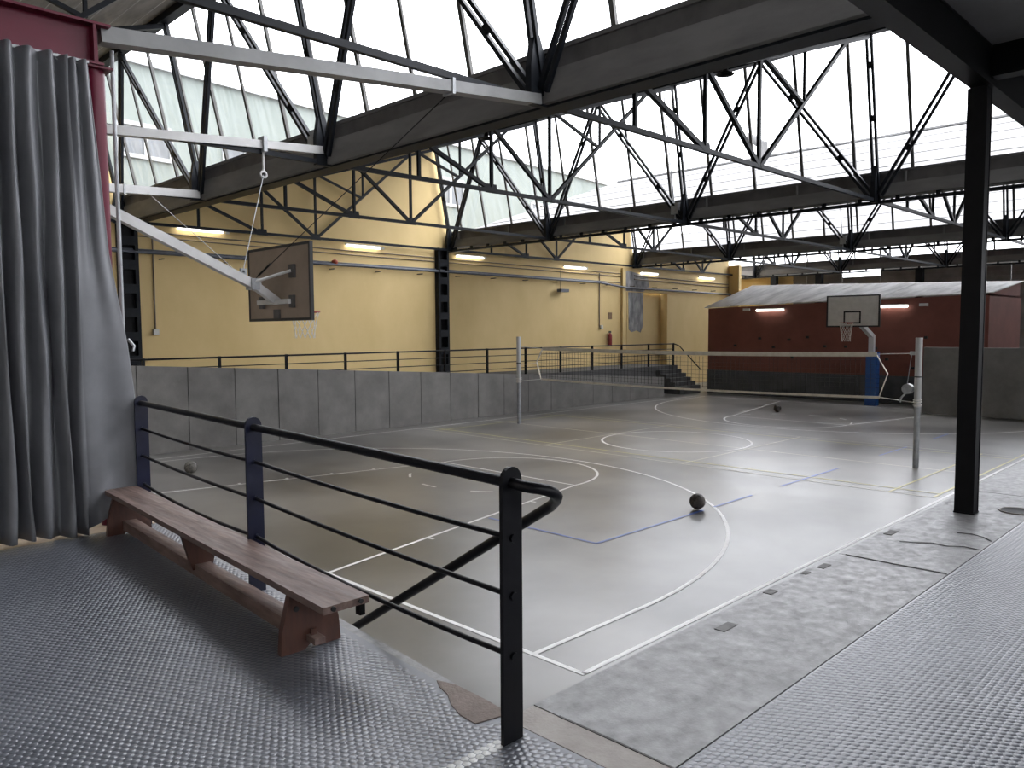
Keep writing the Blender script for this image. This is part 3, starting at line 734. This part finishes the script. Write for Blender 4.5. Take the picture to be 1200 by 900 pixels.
MB().box((5.84, 10.72, 2.95), (5.882, 10.86, 3.08)).build('mount_plate', 'gutter_dark', hn)
MB().tube([(5.45, 10.72, 3.46), (5.84, 10.32, 3.63)], .022, 8).build('stay', 'white_steel', hn)
b = MB(); b.bar((5.34, 10.77, 3.46), (5.34, 10.77, 3.66), .03, .10, (1, 0, 0)); b.tube([(5.34, 10.70, 3.62), (5.34, 10.84, 3.62)], .02, 8); b.bar((5.48, 10.77, 3.36), (5.48, 10.77, 3.52), .2, .12, (1, 0, 0))
b.build('hinge', 'grey_steel', hn)
MB().tube([(5.34, 10.77, 3.64), (6.24, 11.80, 5.25)], .006, 5).build('cable', 'grey_steel', hn)
b = MB(); b.tube([(5.5, 10.77, 3.5), (5.96, 6.89, 5.45)], .006, 5); b.tube([(5.51, 10.65, 3.56), (5.54, 10.35, 3.71)], .016, 6); b.build('cable', 'dark_steel', hn)
MB().tube([(6.31, 16.75, 5.58), (5.30, 10.9, 3.62)], .005, 5).build('cable', 'grey_steel', hn)
def rim_net(root, cx, cy, cz, s, n=12, ln=1.0):
    MB().tube([(cx+.225*math.cos(a), cy+.225*math.sin(a), cz) for a in np.linspace(0, 2*math.pi, 33)[:-1]], .011, 8, True).build('rim', 'rim', root)
    MB().box((min(cx-s*.40, cx-s*.22), cy-.06, cz-.05), (max(cx-s*.40, cx-s*.22), cy+.06, cz+.01)).build('rim_bracket', 'rim', root)
    b = MB(); rows = [(0, .225), (-.10, .19), (-.20, .165), (-.30, .15), (-.40, .145)]
    for k in range(n):
        for d in (-1, 1):
            pts = []
            for i, (z, r) in enumerate(rows):
                a = 2*math.pi*(k+d*.5*i)/n; pts.append((cx+r*math.cos(a), cy+r*math.sin(a), cz+z*ln))
            b.tube(pts, .0055, 4, cap=False)
    b.build('net', 'cord', root)
rim_net(hn, 6.31, 10.77, 3.05, 1)

# ---- far hoop on its padded post
hf = empty('basketball_hoop', (28.75, 10.65, 0)); tag(hf, 'basketball hoop with a white board on a blue padded post', 'hoop')
b = MB().box((28.58, 10.47, 0), (28.92, 10.83, 1.9)); b.build('padded_post', 'blue_pad', hf)
b = MB(); b.bar((28.72, 10.68, 1.9), (28.72, 10.68, 2.5), .17, .17, (1, 0, 0)); b.build('upright', 'white_steel', hf)
MB().bar((28.72, 10.68, 2.45), (27.75, 10.80, 2.98), .16, .14).build('arm', 'white_steel', hf)
bf = MB().box((27.6, 10.04, 2.80), (27.64, 11.82, 3.86)).build('backboard', 'board_white', hf)
b = MB()
for (v0_, v1_, z0_, z1_) in ((10.02, 10.07, 2.78, 3.88), (11.79, 11.84, 2.78, 3.88), (10.07, 11.79, 2.78, 2.83), (10.07, 11.79, 3.83, 3.88)): b.box((27.585, v0_, z0_), (27.65, v1_, z1_))
b.build('board_edge', 'black', bf)
b = MB()
for (v0_, v1_, z0_, z1_) in ((10.65, 10.70, 2.90, 3.33), (11.19, 11.24, 2.90, 3.33), (10.70, 11.19, 2.90, 2.95), (10.70, 11.19, 3.28, 3.33)): b.box((27.59, v0_, z0_), (27.602, v1_, z1_))
b.build('target_square', 'black', bf)
rim_net(hf, 27.2, 10.98, 2.93, -1, 9, 1.6)

# ---- volleyball posts and net
def vpost(v, lab, winch):
    e = empty('volleyball_post', (16.47, v, 0)); tag(e, lab, 'post', 'volleyball posts')
    MB().tube([(16.47, v, 0), (16.47, v, 1.25)], .056, 18).build('lower_tube', 'grey_steel', e)
    MB().tube([(16.47, v, 1.20), (16.47, v, 2.54)], .064, 18).build('upper_tube', 'white_steel', e)
    MB().tube([(16.47, v, 2.54), (16.47, v, 2.555)], .066, 18).build('cap', 'white_steel', e)
    b = MB()
    for z in (1.24, 1.30, 1.34): b.tube([(16.47+.072*math.cos(a), v+.072*math.sin(a), z+.01*math.cos(a)) for a in np.linspace(0, 2*math.pi, 17)[:-1]], .012, 6, True)
    b.build('rope_winding', 'cord', e)
    MB().tube([(16.47, v, 1.78), (16.47, v, 1.80)], .069, 18).build('band', 'dark_steel', e)
    if winch:
        b = MB(); b.bar((16.47, v+.06, 2.25), (16.47, v+.16, 2.25), .05, .07); b.build('pulley_bracket', 'white_steel', e)
        MB().tube([(16.47, v+.13, 2.23), (16.47, v+.20, 1.62)], .007, 5).build('cable', 'grey_steel', e)
        b = MB(); b.tube([(16.40, v+.18, 1.55), (16.54, v+.18, 1.55)], .10, 14); b.bar((16.47, v+.06, 1.55), (16.47, v+.2, 1.55), .08, .1); b.build('winch', 'grey_steel', e)
        b = MB(); b.bar((16.43, v+.16, 1.52), (16.43, v+.30, 1.36), .03, .03); b.bar((16.43, v+.29, 1.37), (16.43, v+.31, 1.28), .03, .03); b.build('crank_handle', 'grey_steel', e)
    return e
vpost(5.23, 'white volleyball post with a cable winch', True)
vpost(16.16, 'slim plain white volleyball post on the ramp wall side', False)
vn = empty('volleyball_net', (16.47, 10.7, 0)); tag(vn, 'dark volleyball net with cream top band stretched between two posts', 'net')
NA, NB_ = 6.02, 15.22
def sagz(v, z): t = (v-NA)/(NB_-NA); return z-.05*4*t*(1-t)
top_pts = [(16.47, v, sagz(v, 2.22)) for v in np.linspace(NA, NB_, 25)]
bot_pts = [(16.47, v, sagz(v, 1.345)) for v in np.linspace(NA-.08, NB_+.05, 25)]
def band(pts, h):
    b = MB()
    for i in range(len(pts)-1):
        p, q = pts[i], pts[i+1]
        b.bar(p, q, .008, h)
    return b
band(top_pts, .095).build('top_band', 'net_band', vn)
band(bot_pts, .05).build('bottom_band', 'net_band', vn)
MB().tube([(16.47, 5.25, 2.25)]+top_pts+[(16.47, 16.14, 2.27)], .006, 5).build('top_cable', 'cord', vn)
MB().tube([(16.47, 5.26, 1.28)]+bot_pts[:1], .008, 5).build('tension_rope', 'cord', vn)
MB().tube([bot_pts[-1], (16.47, 16.13, 1.25)], .008, 5).build('tension_rope', 'cord', vn)
MB().tube([(16.47, NB_+.2, 1.80), (16.47, 16.13, 1.74)], .006, 5).build('tension_rope', 'cord', vn)
for (pts) in ([(16.47, NA, 2.2), (16.47, NA-.22, 1.83), (16.47, NA-.06, 1.35)], [(16.47, NB_, 2.2), (16.47, NB_+.22, 1.83), (16.47, NB_+.05, 1.35)]):
    b = MB(); b.bar(pts[0], pts[1], .01, .05, (1, 0, 0)); b.bar(pts[1], pts[2], .01, .05, (1, 0, 0)); b.build('side_band', 'net_band', vn)
b = MB()
for v in np.arange(NA-.1, NB_+.11, .105):
    ztop = sagz(min(max(v, NA), NB_), 2.17); 
    b.bar((16.47, v, 1.37), (16.47, v, ztop-.02), .005, .005, (1, 0, 0))
for k in range(1, 9):
    z = 2.2-.095*k
    b.tube([(16.47, v, sagz(v, z)) for v in np.linspace(NA-.15, NB_+.15, 13)], .003, 3)
nm = b.build('mesh', 'net_black', vn); nm['kind'] = 'stuff'

# ---- balls
def ball(x, y, r, mat, seam, lab, rot):
    e = empty('basketball', (x, y, .006)); tag(e, lab, 'ball', 'balls left on the court')
    c = Vector((x, y, r+.006)); Rm = Matrix.Rotation(rot[0], 3, 'X') @ Matrix.Rotation(rot[1], 3, 'Y')
    b = MB(); n, m = 24, 14; vs = [c+Vector((0, 0, r))]
    for i in range(1, m):
        for k in range(n):
            t, a = math.pi*i/m, 2*math.pi*k/n; vs.append(c+Vector((math.sin(t)*math.cos(a), math.sin(t)*math.sin(a), math.cos(t)))*r)
    vs.append(c-Vector((0, 0, r))); fs = [(0, 1+k, 1+(k+1) % n) for k in range(n)]
    for i in range(m-2):
        for k in range(n): fs.append((1+i*n+k, 1+(i+1)*n+k, 1+(i+1)*n+(k+1) % n, 1+i*n+(k+1) % n))
    L = len(vs)-1; o = 1+(m-2)*n; fs += [(o+k, L, o+(k+1) % n) for k in range(n)]
    b.add(vs, fs, True); b.build('shell', mat, e)
    b = MB(); th = np.linspace(0, 2*math.pi, 37)[:-1]; rs = r*1.0
    for f in (lambda a: (math.cos(a), math.sin(a), 0), lambda a: (math.cos(a), 0, math.sin(a)),
              lambda a: (.62+.0*a, .785*math.cos(a), .785*math.sin(a)), lambda a: (-.62, .785*math.cos(a), .785*math.sin(a))):
        b.tube([c+Rm @ (Vector(f(a)).normalized()*rs) for a in th], .003, 5, True)
    b.build('seam', seam, e)
ball(10.39, 6.39, .12, 'ball', 'ball_line', 'dark worn basketball on the near three-point line', (.5, .3))
ball(6.32, 15.17, .12, 'ball_pale', 'ball_line', 'pale scuffed ball near the sloping panel wall', (.9, .2))
ball(24.41, 12.04, .12, 'ball', 'ball_line', 'dark ball lying in front of the far hoop', (.2, .9))

# ---- walkway railing against the yellow wall
wr = empty('walkway_railing', (8.97, 19.57, ZP)); tag(wr, 'black railing along the raised walkway under the yellow wall', 'railing')
RV = 19.57; pu = [7.10+1.885*k for k in range(13)]
for u in pu: MB().box((u-.032, RV-.03, ZP), (u+.032, RV+.03, 2.13)).build('post', 'black_rail', wr)
for k, z in enumerate((2.10, 1.87, 1.64, 1.41)): MB().tube([(3.0, RV, z), (29.75, RV, z)], .024 if k == 0 else .013, 6).build('rail', 'black_rail', wr)
MB().tube([(29.75, RV, 2.1), (29.75, 19.3, 2.02), (29.6, 18.1, 1.0)], .025, 6).build('handrail', 'black_rail', wr)

# ---- strip lights
def strip_light(p, q, nrm, lab, group):
    e = empty('strip_light', lerp(p, q, .5)); tag(e, lab, 'lamp', group)
    n = Vector(nrm)
    p, q = Vector(p), Vector(q)
    MB().bar(p-n*.0+Vector((0, 0, .03)), q+Vector((0, 0, .03)), .09, .05).build('housing', 'lamp_body', e)
    MB().tube([p+n*.045-Vector((0, 0, .02)), q+n*.045-Vector((0, 0, .02))], .036, 10).build('tube', 'tube', e)
for k, (u0, u1, z) in enumerate(((8.86, 10.13, 5.57), (14.2, 15.5, 5.49), (18.85, 20.15, 5.44), (24.75, 26.1, 5.36), (30.1, 31.4, 5.35), (35.1, 36.5, 5.34))):
    strip_light((u0, VW-.08, z), (u1, VW-.08, z), (0, -1, 0), ['lit strip light above the conduit drop by the curtain', 'lit strip light between the two lattice columns', 'lit strip light just past the second lattice column', 'lit strip light above the fire extinguisher bay',
                'lit strip light above the grey pier', 'lit strip light above the red building corner'][k], 'strip lights on the yellow wall')
    MB().box((u1+.12, VW-.07, z-.04), (u1+.22, VW, z+.05)).build('emergency_box', 'box_white'); o = bpy.context.view_layer and col.objects[-1]
    tag(o, 'small white box beside the %s strip light from the curtain' % ['first', 'second', 'third', 'fourth', 'fifth', 'sixth'][k], 'box', 'boxes beside the strip lights')
for k, (a, b_, z) in enumerate(((15.72, 14.55, 3.50), (10.90, 9.9, 3.53))):
    strip_light((29.93, a, z), (29.93, b_, z), (-1, 0, 0), ['lit strip light on the red wall nearest the stairs', 'lit strip light on the red wall beside the backboard'][k], 'strip lights on the red wall')
for k, (v, z) in enumerate(((16.2, 3.53), (9.4, 3.55))):
    o = MB().box((29.92, v-.14, z-.05), (30.0, v+.14, z+.05)).build('emergency_light', 'lamp_body'); tag(o, ['unlit emergency light near the stair end of the red wall', 'unlit emergency light right beside the black column'][k].replace('right beside the black column', 'past the backboard on the red wall'), 'lamp', 'emergency lights on the red wall')

# ---- pipes and conduits on the yellow wall
b = MB().tube([(3.0, VW-.16, 4.86), (17.9, VW-.16, 4.84), (27.0, VW-.16, 4.78), (29.0, VW-.18, 4.62), (38.1, VW-.18, 4.56)], .045, 10)
pp = empty('wall_pipe', (18, VW-.16, 4.84)); tag(pp, 'thick grey-blue pipe running along the yellow wall on brackets', 'pipe'); b.build('pipe', 'pipe', pp)
MB().tube([(3.0, VW-.06, 4.93), (17.9, VW-.06, 4.91), (28.6, VW-.06, 4.84)], .022, 8).build('thin_pipe', 'pipe', pp)
for u in np.arange(8.4, 38, 1.75):
    MB().bar((u, VW, 4.70), (u, VW-.28, 4.70), .05, .03).build('bracket', 'conduit', pp)
cd = empty('conduit_run', (18, VW-.03, 5.4)); tag(cd, 'pair of thin brown conduits above the pipe on the yellow wall', 'conduit')
for dz in (-.05, -.18):
    MB().tube([(7.82, VW-.03, 5.46+dz), (14, VW-.03, 5.38+dz), (17.9, VW-.03, 5.36+dz)], .018, 6).build('conduit', 'conduit', cd)
    MB().tube([(18.44, VW-.03, 5.357+dz), (28.7, VW-.03, 5.30+dz)], .018, 6).build('conduit', 'conduit', cd)
for dz in (0, -.16): MB().tube([(29.7, VW-.04, 5.2+dz), (38.1, VW-.04, 5.1+dz)], .025, 6).build('conduit', 'conduit', cd)
MB().box((12.85, VW-.1, 5.15), (12.97, VW, 5.28)).build('junction_box', 'box_white', cd)
def drop(u, z0, z1, lab, bx):
    e = empty('conduit_drop', (u, VW-.03, z1)); tag(e, lab, 'conduit')
    MB().tube([(u, VW-.03, z0), (u, VW-.03, z1)], .022, 6).build('conduit', 'conduit', e)
    MB().box((u-.07+bx, VW-.09, z1-.06), (u+.07+bx, VW, z1+.10)).build('socket_box', 'box_white', e)
drop(8.22, 5.4, 2.74, 'thin vertical conduit ending in a socket near the first lattice column', 0)
drop(27.16, 5.2, 2.84, 'vertical conduit with a white switch box beside the extinguisher', .12)
ex = empty('fire_extinguisher', (27.78, VW-.12, 2.05)); tag(ex, 'red fire extinguisher hanging on the yellow wall', 'extinguisher')
MB().lathe((27.78, VW-.13, 2.05), [(0, 0), (.085, 0), (.095, .03), (.095, .42), (.075, .50), (.03, .54), (.03, .58), (0, .58)], 14).build('cylinder', 'extinguisher', ex)
MB().box((27.73, VW-.16, 2.60), (27.83, VW-.10, 2.68)).build('valve', 'black', ex)
MB().tube([(27.75, VW-.15, 2.64), (27.60, VW-.15, 2.58), (27.60, VW-.15, 2.25)], .018, 6).build('hose', 'black', ex)
o = MB().box((27.82, VW-.02, 3.2), (28.06, VW, 3.5)).build('safety_sign', 'sign'); tag(o, 'small dark safety sign above the fire extinguisher', 'sign')
sp_ = empty('wall_speaker', (24.56, VW-.2, 4.38)); tag(sp_, 'small grey device on a bracket under the pipe', 'device')
MB().box((24.30, VW-.34, 4.30), (24.78, VW-.1, 4.42)).build('body', 'pipe', sp_); MB().bar((24.55, VW, 4.36), (24.55, VW-.2, 4.36), .1, .1).build('arm', 'dark_steel', sp_)
MB().tube([(24.6, VW-.03, 5.2), (24.6, VW-.03, 4.4)], .012, 5).build('cable', 'conduit', sp_)
b = MB(); b.lathe((13.75, VW-.14, 4.86), [(0, 0), (.07, 0), (.10, .04), (.10, .1), (.04, .14), (0, .14)], 10); 
sr = empty('wall_siren', (13.75, VW-.1, 4.86)); tag(sr, 'small dark red siren above the pipe on the yellow wall', 'siren'); b.build('bell', 'rim', sr); MB().bar((13.75, VW, 4.92), (13.75, VW-.1, 4.92), .05, .05).build('bracket', 'dark_steel', sr)

# ---- pendant lamps and junction boxes in the roof
def pendant(x, y, z, lab):
    e = empty('pendant_lamp', (x, y, z)); tag(e, lab, 'lamp', 'unlit pendant lamps in the roof')
    MB().lathe((x, y, z), [(.0, .06), (.115, .0), (.12, -.01), (.105, -.01), (.04, .04), (.04, .10), (.0, .10)], 16).build('shade', 'dark_steel', e)
    MB().tube([(x, y, z+.1), (x, y, z+.22)], .01, 6).build('stem', 'dark_steel', e)
pendant(9.6, 10.18, 6.09, 'round dark pendant lamp hanging under the roof near the second truss')
pendant(9.6, 5.55, 6.13, 'round dark pendant lamp hanging nearest the black column')
for (x, y, lab) in ((7.36, 12.05, 'grey junction box on the gutter beam above the white beam'), (18.46, 12.1, 'grey junction box on the gutter beam past the net'), (29.56, 12.1, 'grey junction box on the gutter beam before the red building')):
    e = empty('gutter_junction_box', (x, y, EYE+3.3)); tag(e, lab, 'box', 'junction boxes on the gutters')
    MB().box((x-.10, y-.11, EYE+3.10), (x+.04, y+.11, EYE+3.40)).build('box', 'grey_steel', e)
    if x > 10:
        MB().tube([(x-.05, y, EYE+3.1), (x-.05, y, EYE+2.93), (x-.3, y, EYE+2.87), (x-8, y, EYE+2.90)], .02, 6).build('conduit', 'grey_steel', e)
    if x > 10: MB().tube([(x-.03, y+.05, EYE+3.4), (x-.55, y+.05, EYE+6.2)], .016, 6).build('riser', 'grey_steel', e)
# floor drain beside the column
dr = empty('drain_cover', (7.86, 1.64, ZP)); tag(dr, 'dark wet drain cover in the concrete beside the black column', 'drain')
MB().lathe((7.86, 1.66, ZP), [(0, .003), (.105, .003), (.12, .008), (.128, .008), (.13, .0)], 24).build('cover', 'water', dr)
MB().tube([(7.86+.135*math.cos(a), 1.66+.135*math.sin(a), ZP+.004) for a in np.linspace(0, 2*math.pi, 25)[:-1]], .007, 5, True).build('rim', 'patch', dr)

# ---- neighbouring building seen through the skylights
nbd = empty('neighbour_building', (20, 26.5, 0)); tag(nbd, 'pale green neighbouring building seen through the skylight glass', 'building')
def fac(u): return 25.0+(u-8.7)*(27.7-25.0)/(34.5-8.7)
b = MB(); b.prism([(-6, fac(-6)), (36, fac(36)), (36, 34), (-6, 34)], 'z', 0, 10.78); b.build('facade', 'facade', nbd)
b = MB(); b.prism([(-6, fac(-6)-.12), (36.1, fac(36)-.12), (36.1, 34), (-6, 34)], 'z', 10.78, 10.93); b.build('parapet', 'frame_white', nbd)
for (u0, u1, z0, z1, npn) in ((21.0, 23.6, 8.20, 9.30, 3), (8.6, 10.2, 8.05, 9.0, 2), (12.0, 13.6, 8.05, 9.0, 2), (28.5, 30.3, 7.9, 9.0, 3)):
    fw = MB()
    def fpt(u, z, d): return (u, fac(u)-d, z)
    fr = MB()
    for i in range(npn+1):
        u = u0+(u1-u0)*i/npn; fr.bar(fpt(u, z0, .03), fpt(u, z1, .03), .12, .10, (0, 1, 0))
    fr.bar(fpt(u0, z0, .03), fpt(u1, z0, .03), .10, .12); fr.bar(fpt(u0, z1, .03), fpt(u1, z1, .03), .10, .12)
    f = fr.build('window_frame', 'frame_white', nbd)
    for i in range(npn):
        a = u0+(u1-u0)*i/npn+.06; c = u0+(u1-u0)*(i+1)/npn-.06
        MB().add([fpt(a, z0, .015), fpt(c, z0, .015), fpt(c, z1, .015), fpt(a, z1, .015)], [(0, 1, 2, 3)]).build('pane', 'dark_pane', f)
ch = empty('roof_vent', (28.9, 15.0, 9.0)); tag(ch, 'small metal cowl vent on the roof ridge outside', 'vent')
MB().tube([(28.9, 15.0, 9.2), (28.9, 15.0, 9.95)], .16, 12).build('pipe', 'sheet', ch)
MB().tube([(28.9, 15.0, 9.8), (28.75, 15.35, 10.1), (28.7, 15.55, 10.12)], [.16, .17, .24], 12).build('cowl', 'sheet', ch)
# outside ground
gr = MB().box((-80, -60, -.6), (120, 90, -.35)).build('ground', 'sheet'); struct(gr, 'ground outside the hall', 'ground')
